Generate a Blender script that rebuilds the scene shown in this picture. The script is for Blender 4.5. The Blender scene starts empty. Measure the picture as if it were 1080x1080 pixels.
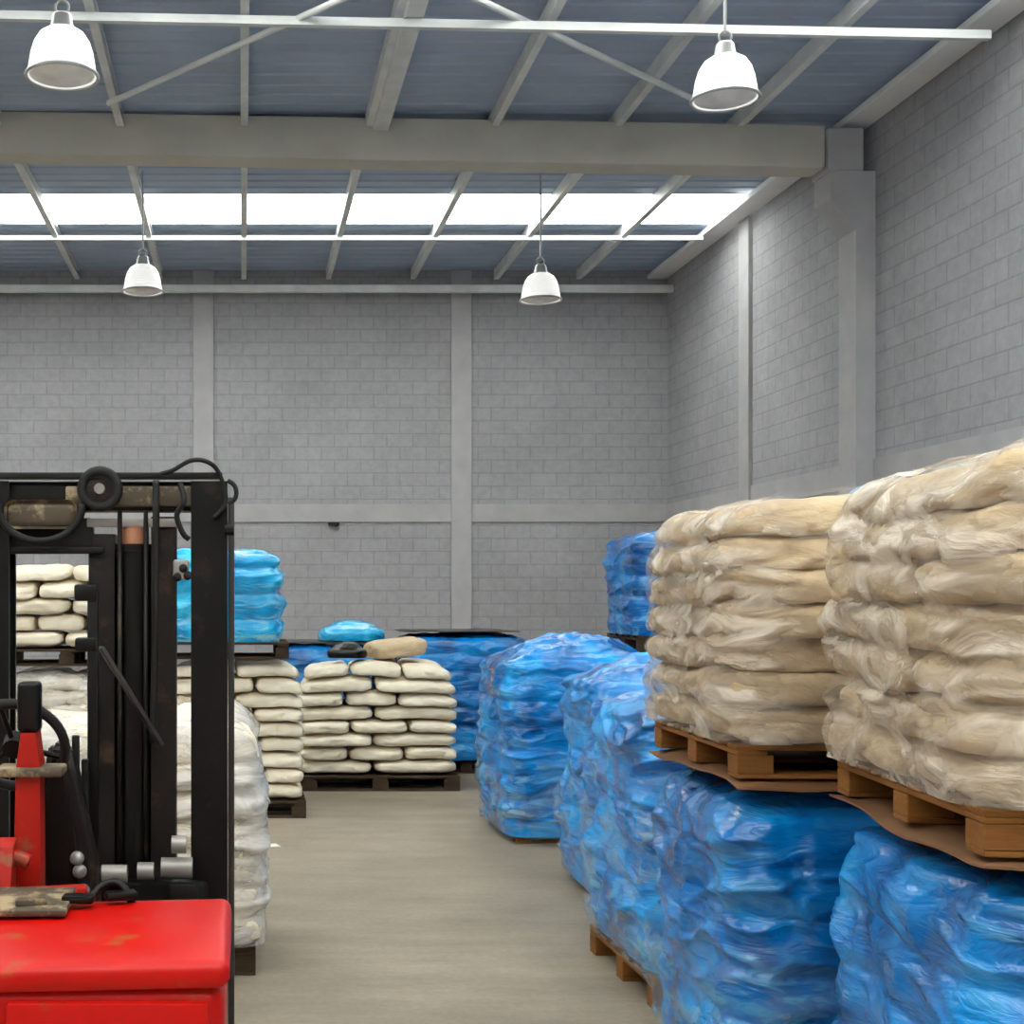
import bpy, bmesh, math, random
import numpy as np
from mathutils import Vector, Matrix

rng = random.Random(7)
S = bpy.context.scene
COL = S.collection
PI = math.pi

# ------------------------------------------------------------------ noise
def _h(ix, iy, iz, seed):
    ix = ix.astype(np.uint64); iy = iy.astype(np.uint64); iz = iz.astype(np.uint64)
    h = ix * np.uint64(374761393) + iy * np.uint64(668265263) + iz * np.uint64(2147483647) + np.uint64(seed * 974711 + 12345)
    h &= np.uint64(0xffffffff)
    h ^= h >> np.uint64(13)
    h = (h * np.uint64(1274126177)) & np.uint64(0xffffffff)
    h ^= h >> np.uint64(16)
    h = (h * np.uint64(2246822519)) & np.uint64(0xffffffff)
    h ^= h >> np.uint64(15)
    return (h & np.uint64(0xffff)).astype(np.float64) / 65535.0

def vnoise(p, seed=0):
    p = np.asarray(p, dtype=np.float64) + 1000.0
    i = np.floor(p); f = p - i
    u = f * f * f * (f * (f * 6 - 15) + 10)
    i = i.astype(np.int64)
    x, y, z = i[:, 0], i[:, 1], i[:, 2]
    r = 0
    for dx in (0, 1):
        wx = u[:, 0] if dx else 1 - u[:, 0]
        for dy in (0, 1):
            wy = u[:, 1] if dy else 1 - u[:, 1]
            for dz in (0, 1):
                wz = u[:, 2] if dz else 1 - u[:, 2]
                r = r + wx * wy * wz * _h(x + dx, y + dy, z + dz, seed)
    return r            # 0..1

def fbm(p, seed=0, octv=3):
    a, s, t = 0, 1.0, 0
    q = np.array(p, dtype=np.float64)
    for k in range(octv):
        a = a + s * (vnoise(q, seed + k) * 2 - 1); t += s
        q = q * 2.03 + 7.7; s *= .5
    return a / t        # -1..1

def ridge(p, seed=0):
    return 1 - np.abs(2 * vnoise(p, seed) - 1)     # 0..1, sharp crests

# ------------------------------------------------------------------ materials
def lin(c):
    return tuple((v / 12.92 if v <= .04045 else ((v + .055) / 1.055) ** 2.4) for v in c) + (1,)

class NT:
    def __init__(s, name):
        s.m = bpy.data.materials.new(name); s.m.use_nodes = True
        s.t = s.m.node_tree; s.t.nodes.clear()
        s.out = s.n('ShaderNodeOutputMaterial')
    def n(s, typ, **kw):
        nd = s.t.nodes.new(typ)
        for k, v in kw.items():
            if k in nd.inputs.keys(): nd.inputs[k].default_value = v
            else: setattr(nd, k, v)
        return nd
    def l(s, a, b): s.t.links.new(a, b)
    def coords(s, rnd=True):
        tc = s.n('ShaderNodeTexCoord')
        if not rnd: return tc.outputs['Object']
        oi = s.n('ShaderNodeObjectInfo')
        mu = s.n('ShaderNodeMath', operation='MULTIPLY'); s.l(oi.outputs['Random'], mu.inputs[0]); mu.inputs[1].default_value = 37
        ad = s.n('ShaderNodeVectorMath', operation='ADD'); s.l(tc.outputs['Object'], ad.inputs[0]); s.l(mu.outputs[0], ad.inputs[1])
        return ad.outputs[0]
    def noise(s, vec, scale, detail=4, rough=.55, stretch=None, dist=0):
        if stretch:
            mp = s.n('ShaderNodeMapping'); mp.inputs['Scale'].default_value = stretch
            s.l(vec, mp.inputs['Vector']); vec = mp.outputs[0]
        nz = s.n('ShaderNodeTexNoise'); nz.inputs['Scale'].default_value = scale
        nz.inputs['Detail'].default_value = detail; nz.inputs['Roughness'].default_value = rough
        nz.inputs['Distortion'].default_value = dist
        s.l(vec, nz.inputs['Vector']); return nz.outputs['Fac']
    def ramp(s, fac, stops):
        r = s.n('ShaderNodeValToRGB'); e = r.color_ramp.elements
        while len(e) > 1: e.remove(e[-1])
        e[0].position = stops[0][0]; e[0].color = stops[0][1]
        for p, c in stops[1:]:
            k = e.new(p); k.color = c
        s.l(fac, r.inputs['Fac']); return r.outputs['Color']
    def mix(s, fac, a, b, blend='MIX'):
        m = s.n('ShaderNodeMix', data_type='RGBA', blend_type=blend)
        for v, i in ((fac, 0), (a, 6), (b, 7)):
            if hasattr(v, 'node'): s.l(v, m.inputs[i])
            else: m.inputs[i].default_value = v
        return m.outputs[2]
    def bump(s, h, strength, dist=.01, prev=None):
        b = s.n('ShaderNodeBump'); b.inputs['Strength'].default_value = strength; b.inputs['Distance'].default_value = dist
        s.l(h, b.inputs['Height'])
        if prev is not None: s.l(prev, b.inputs['Normal'])
        return b.outputs[0]
    def pbr(s, col, rough=.5, metal=0, normal=None, spec=.5, coat=0):
        p = s.n('ShaderNodeBsdfPrincipled')
        for v, k in ((col, 'Base Color'), (rough, 'Roughness'), (metal, 'Metallic')):
            if hasattr(v, 'node'): s.l(v, p.inputs[k])
            else: p.inputs[k].default_value = v
        p.inputs['Specular IOR Level'].default_value = spec
        p.inputs['Coat Weight'].default_value = coat
        if normal is not None: s.l(normal, p.inputs['Normal'])
        return p.outputs[0]
    def done(s, sh):
        s.l(sh, s.out.inputs['Surface']); return s.m

def G(v, d=0): return (v, v, v, 1)

def m_plain(name, c, rough=.5, metal=0, var=.12, scale=6, bump=0):
    t = NT(name); v = t.coords()
    f = t.noise(v, scale, 5)
    c1 = tuple(x * (1 - var) for x in lin(c)[:3]) + (1,); c2 = tuple(min(1, x * (1 + var)) for x in lin(c)[:3]) + (1,)
    col = t.ramp(f, [(.3, c1), (.7, c2)])
    nm = t.bump(t.noise(v, scale * 8, 3), bump) if bump else None
    return t.done(t.pbr(col, rough, metal, nm))

def m_worn(name, c, worn, rough=.45, amount=.58, scale=5):
    t = NT(name); v = t.coords()
    f = t.noise(v, scale, 8, .65)
    k = t.ramp(f, [(amount, G(0)), (amount + .1, G(1))])
    base = t.mix(t.noise(v, 2.5, 3), tuple(x * .75 for x in lin(c)[:3]) + (1,), lin(c))
    col = t.mix(k, base, lin(worn))
    return t.done(t.pbr(col, rough, 0, t.bump(f, .15), .3))

def m_block(name, axis):
    t = NT(name)
    tc = t.n('ShaderNodeTexCoord'); sp = t.n('ShaderNodeSeparateXYZ'); t.l(tc.outputs['Object'], sp.inputs[0])
    cb = t.n('ShaderNodeCombineXYZ'); t.l(sp.outputs[axis], cb.inputs[0]); t.l(sp.outputs[2], cb.inputs[1])
    br = t.n('ShaderNodeTexBrick'); t.l(cb.outputs[0], br.inputs['Vector'])
    br.inputs['Scale'].default_value = 1; br.inputs['Brick Width'].default_value = .4; br.inputs['Row Height'].default_value = .2
    br.inputs['Mortar Size'].default_value = .011; br.inputs['Mortar Smooth'].default_value = .3
    br.inputs['Color1'].default_value = lin((.648, .646, .660)); br.inputs['Color2'].default_value = lin((.662, .66, .674))
    br.inputs['Mortar'].default_value = lin((.605, .603, .616))
    v = tc.outputs['Object']
    f = t.noise(v, .7, 5); col = t.mix(1.0, br.outputs['Color'], t.ramp(f, [(.3, G(.86)), (.7, G(1.05))]), 'MULTIPLY')
    f2 = t.noise(v, 9, 6, .7)
    col = t.mix(1.0, col, t.ramp(f2, [(.3, G(.88)), (.7, G(1.08))]), 'MULTIPLY')
    inv = t.n('ShaderNodeMath', operation='SUBTRACT'); inv.inputs[0].default_value = 1; t.l(br.outputs['Fac'], inv.inputs[1])
    nm = t.bump(inv.outputs[0], .35, .008); nm = t.bump(t.noise(v, 14, 4), .25, .012, nm)
    return t.done(t.pbr(col, .9, 0, nm, .2))

def m_floor():
    t = NT('floor_concrete'); v = t.coords(False)
    a = t.noise(v, .9, 6, .6)
    b = t.noise(v, 2.2, 6, .65, (.35, 1.6, 1))
    c = t.noise(v, 30, 5, .7)
    col = t.ramp(a, [(.25, lin((.52, .48, .42))), (.75, lin((.65, .60, .53)))])
    col = t.mix(1.0, col, t.ramp(b, [(.3, G(.74)), (.62, G(1.08))]), 'MULTIPLY')
    col = t.mix(1.0, col, t.ramp(c, [(.3, G(.88)), (.7, G(1.08))]), 'MULTIPLY')
    return t.done(t.pbr(col, t.ramp(b, [(.3, G(.55)), (.7, G(.8))]), 0, t.bump(c, .12), .3))

def m_sack(name, c1, c2, worn):
    t = NT(name); v = t.coords()
    f = t.noise(v, 3.5, 5, .6)
    oi = t.n('ShaderNodeObjectInfo')
    col = t.mix(oi.outputs['Random'], lin(c1), lin(c2))
    col = t.mix(t.ramp(f, [(.42, G(0)), (.75, G(.8))]), col, lin(worn))
    wv = t.noise(v, 8, 5, .6, (1, 1, 2.2), .6)
    nm = t.bump(wv, .55, .03); nm = t.bump(t.noise(v, 120, 2), .12, .004, nm)
    return t.done(t.pbr(col, .62, 0, nm, .3))

def m_blue(name, deep, mid, light, pale, tilt=.25):
    """tight blue stretch film: sheen, wrinkles and paler streaks where several film layers bunch"""
    t = NT(name); v = t.coords()
    big = t.noise(v, 2.6, 4, .55, None, .4)
    mp = t.n('ShaderNodeMapping'); mp.inputs['Rotation'].default_value = (.35, .3, 0); mp.inputs['Scale'].default_value = (1, 1, 3.4)
    t.l(v, mp.inputs['Vector'])
    wr = t.noise(mp.outputs[0], 4, 4, .55, None, 1.0)
    col = t.ramp(big, [(.30, lin(deep)), (.52, lin(mid)), (.72, lin(light))])
    at = t.n('ShaderNodeAttribute', attribute_name='film')
    mu = t.n('ShaderNodeMath', operation='MULTIPLY')
    st = t.ramp(wr, [(.50, G(0)), (.66, G(1))])
    t.l(st, mu.inputs[0]); t.l(at.outputs['Fac'], mu.inputs[1])
    col = t.mix(mu.outputs[0], col, lin(pale))
    nm = t.bump(wr, .7, .035); nm = t.bump(t.noise(v, 20, 3, .5, (1, 1, 1.8), 1.2), .16, .012, nm)
    return t.done(t.pbr(col, t.ramp(big, [(.3, G(.15)), (.7, G(.28))]), 0, nm, .5, .18))

def m_clear(name, tint, lo, hi, attr=True):
    """cloudy clear stretch film: see-through where thin, milky where layers overlap"""
    t = NT(name); v = t.coords()
    mp = t.n('ShaderNodeMapping'); mp.inputs['Rotation'].default_value = (.3, -.25, 0); mp.inputs['Scale'].default_value = (1, 1, 2.4)
    t.l(v, mp.inputs['Vector'])
    wr = t.noise(mp.outputs[0], 4.2, 4, .55, None, .9)
    nm = t.bump(wr, .8, .04); nm = t.bump(t.noise(v, 18, 3, .5, None, .8), .16, .012, nm)
    f = t.ramp(wr, [(.36, G(lo)), (.68, G(hi))])
    if attr:
        at = t.n('ShaderNodeAttribute', attribute_name='film')
        mu = t.n('ShaderNodeMath', operation='MULTIPLY'); t.l(f, mu.inputs[0]); t.l(at.outputs['Fac'], mu.inputs[1]); f = mu.outputs[0]
    sh = t.pbr(lin(tint), .26, 0, nm, .6)
    tr = t.n('ShaderNodeBsdfTransparent')
    mx = t.n('ShaderNodeMixShader'); t.l(f, mx.inputs[0]); t.l(tr.outputs[0], mx.inputs[1]); t.l(sh, mx.inputs[2])
    return t.done(mx.outputs[0])

def m_wood(name, c1, c2):
    t = NT(name); v = t.coords()
    g = t.noise(v, 9, 5, .6, (1, 9, 9), .5)
    b = t.noise(v, 2, 4)
    col = t.mix(g, lin(c1), lin(c2)); col = t.mix(1.0, col, t.ramp(b, [(.3, G(.7)), (.7, G(1.1))]), 'MULTIPLY')
    return t.done(t.pbr(col, .75, 0, t.bump(g, .3), .25))

def m_skylight():
    t = NT('translucent_roof_sheet')
    tr = t.n('ShaderNodeBsdfTransparent'); tr.inputs[0].default_value = (.93, .95, .93, 1)
    tl = t.n('ShaderNodeBsdfTranslucent'); tl.inputs[0].default_value = (.9, .92, .9, 1)
    mx = t.n('ShaderNodeMixShader'); mx.inputs[0].default_value = .35
    t.l(tr.outputs[0], mx.inputs[1]); t.l(tl.outputs[0], mx.inputs[2])
    return t.done(mx.outputs[0])

def m_lamp():
    t = NT('lamp_prismatic_dome'); v = t.coords(False)
    p = t.n('ShaderNodeBsdfPrincipled'); p.inputs['Base Color'].default_value = lin((.93, .93, .92)); p.inputs['Roughness'].default_value = .35
    p.inputs['Emission Color'].default_value = (1, .985, .95, 1); p.inputs['Emission Strength'].default_value = LAMP
    sp = t.n('ShaderNodeTexWave', bands_direction='Z'); sp.inputs['Scale'].default_value = 14; t.l(v, sp.inputs['Vector'])
    t.l(t.bump(sp.outputs['Fac'], .4, .01), p.inputs['Normal'])
    return t.done(p.outputs[0])

LAMP = .06
M = dict(
    floor=m_floor(), wall_x=m_block('concrete_block_back', 0), wall_y=m_block('concrete_block_side', 1),
    render=m_plain('cement_render', (.685, .68, .69), .9, 0, .08, 3, .2),
    ring=m_plain('cement_band', (.68, .675, .68), .9, 0, .08, 3, .2),
    roof=m_plain('roof_sheet', (.64, .70, .79), .5, 0, .08, 1.2),
    steel=m_plain('galvanised_steel', (.85, .86, .86), .5, 0, .12, 3),
    beam=m_plain('painted_beam', (.76, .745, .70), .6, 0, .07, 2),
    white=m_plain('white_trim', (.92, .92, .92), .5, 0, .06, 2),
    sky=m_skylight(), lamp=m_lamp(),
    lampmetal=m_plain('lamp_housing', (.72, .72, .72), .4, .4),
    lens=m_plain('lamp_lens', (.95, .94, .92), .25),
    sack=m_sack('beige_woven_sack', (.85, .76, .62), (.79, .70, .56), (.63, .53, .42)),
    sackw=m_sack('white_woven_sack', (.96, .92, .84), (.92, .88, .79), (.86, .80, .71)),
    blue=m_blue('blue_film', (.0, .23, .50), (.0, .53, .86), (.03, .72, 1.0), (.45, .76, .92)),
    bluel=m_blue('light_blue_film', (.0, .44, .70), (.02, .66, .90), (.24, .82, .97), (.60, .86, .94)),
    blued=m_blue('deep_blue_film', (.0, .19, .42), (.0, .45, .76), (.0, .63, .93), (.34, .68, .86)),
    clear=m_clear('cloudy_clear_film', (.82, .765, .695), .12, .9),
    clearw=m_clear('white_clear_film', (.88, .87, .86), .25, .90),
    skirt=m_clear('crumpled_clear_film', (.68, .83, .92), .0, .85),
    wood=m_wood('pallet_wood', (.44, .27, .12), (.64, .43, .21)),
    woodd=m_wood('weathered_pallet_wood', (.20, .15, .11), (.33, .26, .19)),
    card=m_plain('corrugated_card', (.46, .32, .20), .8, 0, .15, 5),
    red=m_worn('red_paint', (.80, .045, .01), (.66, .30, .14), .38, .57, 5),
    redworn=m_worn('worn_red_paint', (.70, .11, .06), (.55, .32, .22), .5, .56, 9),
    black=m_worn('black_steel', (.035, .03, .03), (.16, .125, .10), .45, .6, 7),
    darkgrey=m_worn('dark_grey_steel', (.12, .105, .10), (.27, .20, .15), .45, .57, 7),
    grey=m_plain('grey_steel', (.26, .245, .24), .4, .3, .2),
    lightsteel=m_plain('bright_steel', (.60, .585, .56), .35, .3, .15),
    copper=m_plain('rusty_cylinder_cap', (.72, .50, .38), .5, .2),
    rubber=m_plain('black_rubber', (.05, .05, .052), .7),
    plate=m_worn('greasy_plate', (.34, .30, .25), (.62, .55, .43), .5, .5, 8),
    paper=m_plain('white_paper', (.88, .87, .84), .8), blacksheet_gap=m_plain('black_sheet_and_gap', (.02, .02, .025), .35),
)

# ------------------------------------------------------------------ mesh helpers
def link(o, parent=None):
    COL.objects.link(o)
    if parent is not None: o.parent = parent
    return o

def obj(name, me, mat, parent=None, loc=(0, 0, 0), rot=(0, 0, 0), smooth=None):
    if isinstance(me, bmesh.types.BMesh):
        bm = me; me = bpy.data.meshes.new(name); bm.normal_update(); bm.to_mesh(me); bm.free()
    if mat is not None and not me.materials: me.materials.append(mat)
    if smooth is not None:
        me.shade_smooth() if smooth is True else me.set_sharp_from_angle(angle=smooth) if False else None
        for p in me.polygons: p.use_smooth = True
        if smooth is not True: me.set_sharp_from_angle(angle=smooth)
    o = bpy.data.objects.new(name, me); link(o, parent)
    o.location = loc; o.rotation_euler = rot
    return o

def tag(o, label=None, cat=None, group=None, kind=None):
    if label: o['label'] = label
    if cat: o['category'] = cat
    if group: o['group'] = group
    if kind: o['kind'] = kind
    return o

def empty(name, loc, rz=0, label=None, cat=None, group=None):
    o = bpy.data.objects.new(name, None); link(o); o.location = loc; o.rotation_euler = (0, 0, rz)
    o.empty_display_size = .1
    return tag(o, label, cat, group)

def box(bm, c, s, rot=None, bevel=0, seg=2):
    r = bmesh.ops.create_cube(bm, size=1)
    vs = r['verts']
    bmesh.ops.scale(bm, vec=s, verts=vs)
    if bevel:
        es = list({e for v in vs for e in v.link_edges})
        rr = bmesh.ops.bevel(bm, geom=es, offset=bevel, segments=seg, profile=.5, affect='EDGES')
        vs = list({v for f in rr['faces'] for v in f.verts} | {v for v in vs if v.is_valid})
    if rot is not None: bmesh.ops.rotate(bm, cent=(0, 0, 0), matrix=rot, verts=vs)
    bmesh.ops.translate(bm, vec=c, verts=vs)
    return vs

def bxm(c, s, rot=None, bevel=0, seg=2):
    bm = bmesh.new(); box(bm, c, s, rot, bevel, seg); return bm

def cyl(bm, a, b, r, n=16, r2=None):
    a = Vector(a); b = Vector(b); d = b - a
    m = Matrix.Translation((a + b) / 2) @ d.to_track_quat('Z', 'Y').to_matrix().to_4x4()
    bmesh.ops.create_cone(bm, cap_ends=True, segments=n, radius1=r, radius2=r if r2 is None else r2, depth=d.length, matrix=m)

def cylm(a, b, r, n=16, r2=None):
    bm = bmesh.new(); cyl(bm, a, b, r, n, r2); return bm

def tube(bm, pts, r, n=8, closed=False):
    pts = [Vector(p) for p in pts]; rings = []
    N = len(pts); prev = None
    for i, p in enumerate(pts):
        if closed: d = pts[(i + 1) % N] - pts[i - 1]
        else: d = pts[min(i + 1, N - 1)] - pts[max(i - 1, 0)]
        d.normalize()
        if prev is None:
            up = Vector((0, 0, 1)) if abs(d.z) < .9 else Vector((1, 0, 0))
            u = d.cross(up).normalized()
        else: u = (prev - d * prev.dot(d)).normalized()
        prev = u; w = d.cross(u)
        rings.append([bm.verts.new(p + (u * math.cos(2 * PI * k / n) + w * math.sin(2 * PI * k / n)) * r) for k in range(n)])
    R = N if closed else N - 1
    for i in range(R):
        A, B = rings[i], rings[(i + 1) % N]
        for k in range(n): bm.faces.new((A[k], A[(k + 1) % n], B[(k + 1) % n], B[k]))
    if not closed:
        bm.faces.new(rings[0][::-1]); bm.faces.new(rings[-1])

def spline(pts, k=6):
    P = [Vector(p) for p in pts]; out = []
    for i in range(len(P) - 1):
        a, b, c, d = P[max(i - 1, 0)], P[i], P[i + 1], P[min(i + 2, len(P) - 1)]
        for j in range(k):
            t = j / k
            out.append(.5 * ((2 * b) + (c - a) * t + (2 * a - 5 * b + 4 * c - d) * t * t + (3 * b - a - 3 * c + d) * t ** 3))
    return out + [P[-1]]

def lathe(bm, prof, c=(0, 0, 0), n=40, axis='Z'):
    rings = []
    for (r, z) in prof:
        if r < 1e-6: rings.append([bm.verts.new((c[0], c[1], c[2] + z))])
        else: rings.append([bm.verts.new((c[0] + r * math.cos(2 * PI * k / n), c[1] + r * math.sin(2 * PI * k / n), c[2] + z)) for k in range(n)])
    for A, B in zip(rings, rings[1:]):
        for k in range(n):
            a0, a1 = A[k % len(A)], A[(k + 1) % len(A)]; b0, b1 = B[k % len(B)], B[(k + 1) % len(B)]
            f = [v for i, v in enumerate((a0, a1, b1, b0)) if v not in (a0, a1, b1, b0)[:i]]
            if len(f) > 2: bm.faces.new(f)

def prism(bm, poly, axis, lo, hi):
    """extrude a 2-D outline along an axis (0,1,2)"""
    def P(p, t):
        q = [0, 0, 0]; q[axis] = t; o = [i for i in range(3) if i != axis]; q[o[0]], q[o[1]] = p; return q
    A = [bm.verts.new(P(p, lo)) for p in poly]; B = [bm.verts.new(P(p, hi)) for p in poly]
    n = len(poly)
    bm.faces.new(A[::-1]); bm.faces.new(B)
    for i in range(n): bm.faces.new((A[i], A[(i + 1) % n], B[(i + 1) % n], B[i]))
    bmesh.ops.recalc_face_normals(bm, faces=bm.faces[:])

def mesh_np(name, V, F, mat, film=None, smooth=True):
    me = bpy.data.meshes.new(name)
    me.from_pydata([tuple(v) for v in V], [], F); me.update()
    if smooth: me.shade_smooth()
    if film is not None:
        a = me.attributes.new('film', 'FLOAT', 'POINT'); a.data.foreach_set('value', np.asarray(film, dtype=np.float32))
    me.materials.append(mat)
    return me

# ------------------------------------------------------------------ the setting
XW, YB, H = 6.5, 20.55, 6.70         # right wall, back wall, roof underside
XL, Y0 = -9.0, -3.5
def struct(name, bm, mat, parent=None, smooth=None):
    o = obj(name, bm, mat, parent, smooth=smooth)
    if parent is None: o['kind'] = 'structure'
    return o

struct('floor', bxm(((XL + XW) / 2, (Y0 + YB) / 2, -.1), (XW - XL + 1, YB - Y0 + 1, .2)), M['floor'])
struct('wall_back', bxm(((XL + XW) / 2, YB + .1, H / 2), (XW - XL + .4, .2, H)), M['wall_x'])
struct('wall_right', bxm((XW + .1, (Y0 + YB) / 2, H / 2), (.2, YB - Y0, H)), M['wall_y'])
struct('wall_front', bxm(((XL + XW) / 2, Y0 - .1, H / 2), (XW - XL + .4, .2, H)), M['wall_x'])
struct('wall_left', bxm((XL - .1, (Y0 + YB) / 2, H / 2), (.2, YB - Y0, H)), M['wall_y'])
# pilasters and band
struct('pilaster_back', bxm((-.60, YB - .02, H / 2), (.31, .06, H), bevel=.008), M['render'])
struct('pilaster_back.001', bxm((3.34, YB - .02, H / 2), (.31, .06, H), bevel=.008), M['render'])
struct('trim_1', bxm(((XL + XW) / 2, YB - .008, 2.99), (XW - XL, .03, .27)), M['ring'])
struct('trim_2', bxm((XW - .008, (9 + YB) / 2, 2.99), (.03, YB - 9, .27)), M['ring'])
struct('pilaster_side', bxm((XW - .02, 17.3, H / 2), (.07, .34, H), bevel=.008), M['render'])
# concrete column with corbel carrying the beam
YC = 14.0
bm = bmesh.new()
prism(bm, [(XW - .20, 0), (XW, 0), (XW, 6.08), (XW - .46, 6.08), (XW - .46, 5.80), (XW - .20, 5.48)], 1, YC - .2, YC + .2)
struct('column', bm, M['render'])
bm = bmesh.new()
box(bm, (0, 0, 0), (XW - XL - .50, .34, .44), bevel=.015)
bmesh.ops.rotate(bm, cent=(XW / 2 - XL / 2, 0, 0), matrix=Matrix.Rotation(.017, 3, 'Y'), verts=bm.verts)
bmesh.ops.translate(bm, vec=((XL + XW - .50) / 2, YC, 6.34), verts=bm.verts)
struct('beam', bm, M['beam'])
struct('beam_end_block', bxm((XW - .31, YC - .01, 6.30), (.36, .42, .44), bevel=.012), M['render'])
# roof: trapezoidal sheets running left to right, with translucent runs between them
SKY = [(-2.4, -1.1), (.6, 1.9), (4.4, 5.2), (9.3, 10.6), (16.67, 18.0)]  # only the last run is seen; the nearer ones are added for light
def sheet(name, y0, y1, mat):
    bm = bmesh.new(); n = max(1, round((y1 - y0) / .25)); st = (y1 - y0) / n; pts = []
    for i in range(n):
        y = y0 + i * st
        pts += [(y, 0), (y + st * .55, 0), (y + st * .65, .014), (y + st * .9, .014)]
    pts.append((y1, 0))
    for t in (0, .012):
        pass
    a = [[bm.verts.new((x, y, H + z + t)) for (y, z) in pts] for (x, t) in ((XL, 0), (XW, 0), (XW, .01), (XL, .01))]
    for A, B in zip(a, a[1:] + a[:1]):
        for i in range(len(pts) - 1): bm.faces.new((A[i], A[i + 1], B[i + 1], B[i]))
    bmesh.ops.recalc_face_normals(bm, faces=bm.faces[:])
    return struct(name, bm, mat)
edges = [Y0] + [v for s in SKY for v in s] + [YB]
k = 0
for i in range(0, len(edges), 2):
    sheet('ceiling' if i == 0 else 'ceiling.%03d' % (i // 2), edges[i], edges[i + 1], M['roof'])
for i, (a, b) in enumerate(SKY):
    sheet('seen_or_added_skylight_%d' % (i + 1), a, b, M['sky'])
# purlins (C sections) running away from the camera
def cpur(name, x, y0, y1, z, h=.15, w=.075, mat='steel'):
    bm = bmesh.new(); t = .012
    prism(bm, [(x, z), (x + w, z), (x + w, z + .03), (x + w - t, z + .03), (x + w - t, z + t), (x + t, z + t),
               (x + t, z + h - t), (x + w - t, z + h - t), (x + w - t, z + h - .03), (x + w, z + h - .03), (x + w, z + h), (x, z + h)], 1, y0, y1)
    return struct(name, bm, M[mat])
for i, x in enumerate([-7.65, -6.38, -5.1, -3.83, -2.56, -1.30, -.02, 1.27, 2.56, 3.83, 5.09]):
    cpur('purlin' if i == 0 else 'purlin.%03d' % i, x, Y0, YB - .05, H - .15)
struct('ceiling_strut', bxm((1.42, 11.9, H - .10), (.16, 4.2, .2), bevel=.01), M['steel'])
# light edge strip along the side wall, gutter-like
struct('trim_3', bxm((XW - .17, (Y0 + YB) / 2, H - .10), (.30, YB - Y0, .07), bevel=.01), M['white'])
# back eave tube and cross rails under the purlins
struct('trim_4', bxm(((XL + XW) / 2, YB - .25, 6.36), (XW - XL, .1, .11), bevel=.01), M['steel'])
struct('cross_rail', bxm(((XL + XW) / 2, 18.1, H - .16), (XW - XL - .6, .05, .06)), M['steel'])
struct('cross_rail.001', bxm(((XL + XW) / 2, 11.15, H - .19), (XW - XL - .6, .06, .07), Matrix.Rotation(.02, 3, 'Y')), M['steel'])
def rod(name, a, b, r=.028): struct(name, cylm(a, b, r, 10), M['steel'], smooth=.6)
rod('bracing_rod', (-1.30, 13.0, H - .22), (1.35, 10.2, H - .19))
rod('bracing_rod.001', (1.2, 10.2, H - .19), (4.45, 13.0, H - .22))

# ------------------------------------------------------------------ lamps
def lamp_parts(root, drop):
    bm = bmesh.new(); cyl(bm, (0, 0, .52), (0, 0, .52 + drop), .011, 8)
    obj('suspension_rod', bm, M['lampmetal'], root, smooth=.6)
    bm = bmesh.new(); tube(bm, [(.045 * math.cos(a), 0, .475 + .045 * math.sin(a)) for a in [2 * PI * k / 16 for k in range(16)]], .009, 8, True)
    obj('hook', bm, M['lampmetal'], root, smooth=True)
    bm = bmesh.new(); lathe(bm, [(0, .435), (.05, .435), (.065, .42), (.075, .36), (.085, .33), (.085, .315), (0, .315)])
    obj('ballast_housing', bm, M['lampmetal'], root, smooth=.6)
    bm = bmesh.new(); lathe(bm, [(.07, .335), (.105, .325), (.15, .295), (.185, .24), (.207, .17), (.220, .09), (.226, .045), (.240, .03), (.240, .02),
                                 (.218, .02), (.212, .09), (.20, .165), (.178, .23), (.145, .283), (.10, .312), (.07, .32)], n=48)
    obj('dome_shade', bm, M['lamp'], root, smooth=.7)
    bm = bmesh.new(); lathe(bm, [(0, -.01), (.10, -.004), (.17, .012), (.216, .03), (.216, .038), (0, .02)], n=48)
    obj('lens', bm, M['lens'], root, smooth=.7)
    bm = bmesh.new(); tube(bm, [(.236 * math.cos(2 * PI * k / 48), .236 * math.sin(2 * PI * k / 48), .022) for k in range(48)], .012, 8, True)
    obj('rim', bm, M['lampmetal'], root, smooth=True)

def copy_tree(o, parent=None):
    c = o.copy(); COL.objects.link(c)
    if parent is not None: c.parent = parent
    for ch in list(o.children): copy_tree(ch, c)
    return c

GL = 'high bay lamps hanging under the roof'
lamps = [(-1.19, 8.85, 5.11, 'large white high bay pendant lamp at upper left above the forklift'),
         (3.50, 9.75, 5.29, 'large white high bay pendant lamp at upper right before the beam'),
         (-1.17, 15.74, 5.26, 'small far white pendant lamp left of the back wall, past the beam'),
         (3.49, 15.74, 5.16, 'small far white pendant lamp right of the back wall centre, past the beam')]
first = None
for (x, y, z, lb) in lamps:
    if first is None:
        first = empty('pendant_lamp', (x, y, z)); lamp_parts(first, .95); o = first
    else: o = copy_tree(first)
    o.location = (x, y, z); tag(o, lb, 'lamp', GL)
    # rods reach the roof sheet
    for ch in o.children:
        if ch.name.startswith('suspension_rod'):
            s = (H - z - .52) / .95; ch.scale = (1, 1, s); ch.location = (0, 0, .52 - .52 * s)

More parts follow.
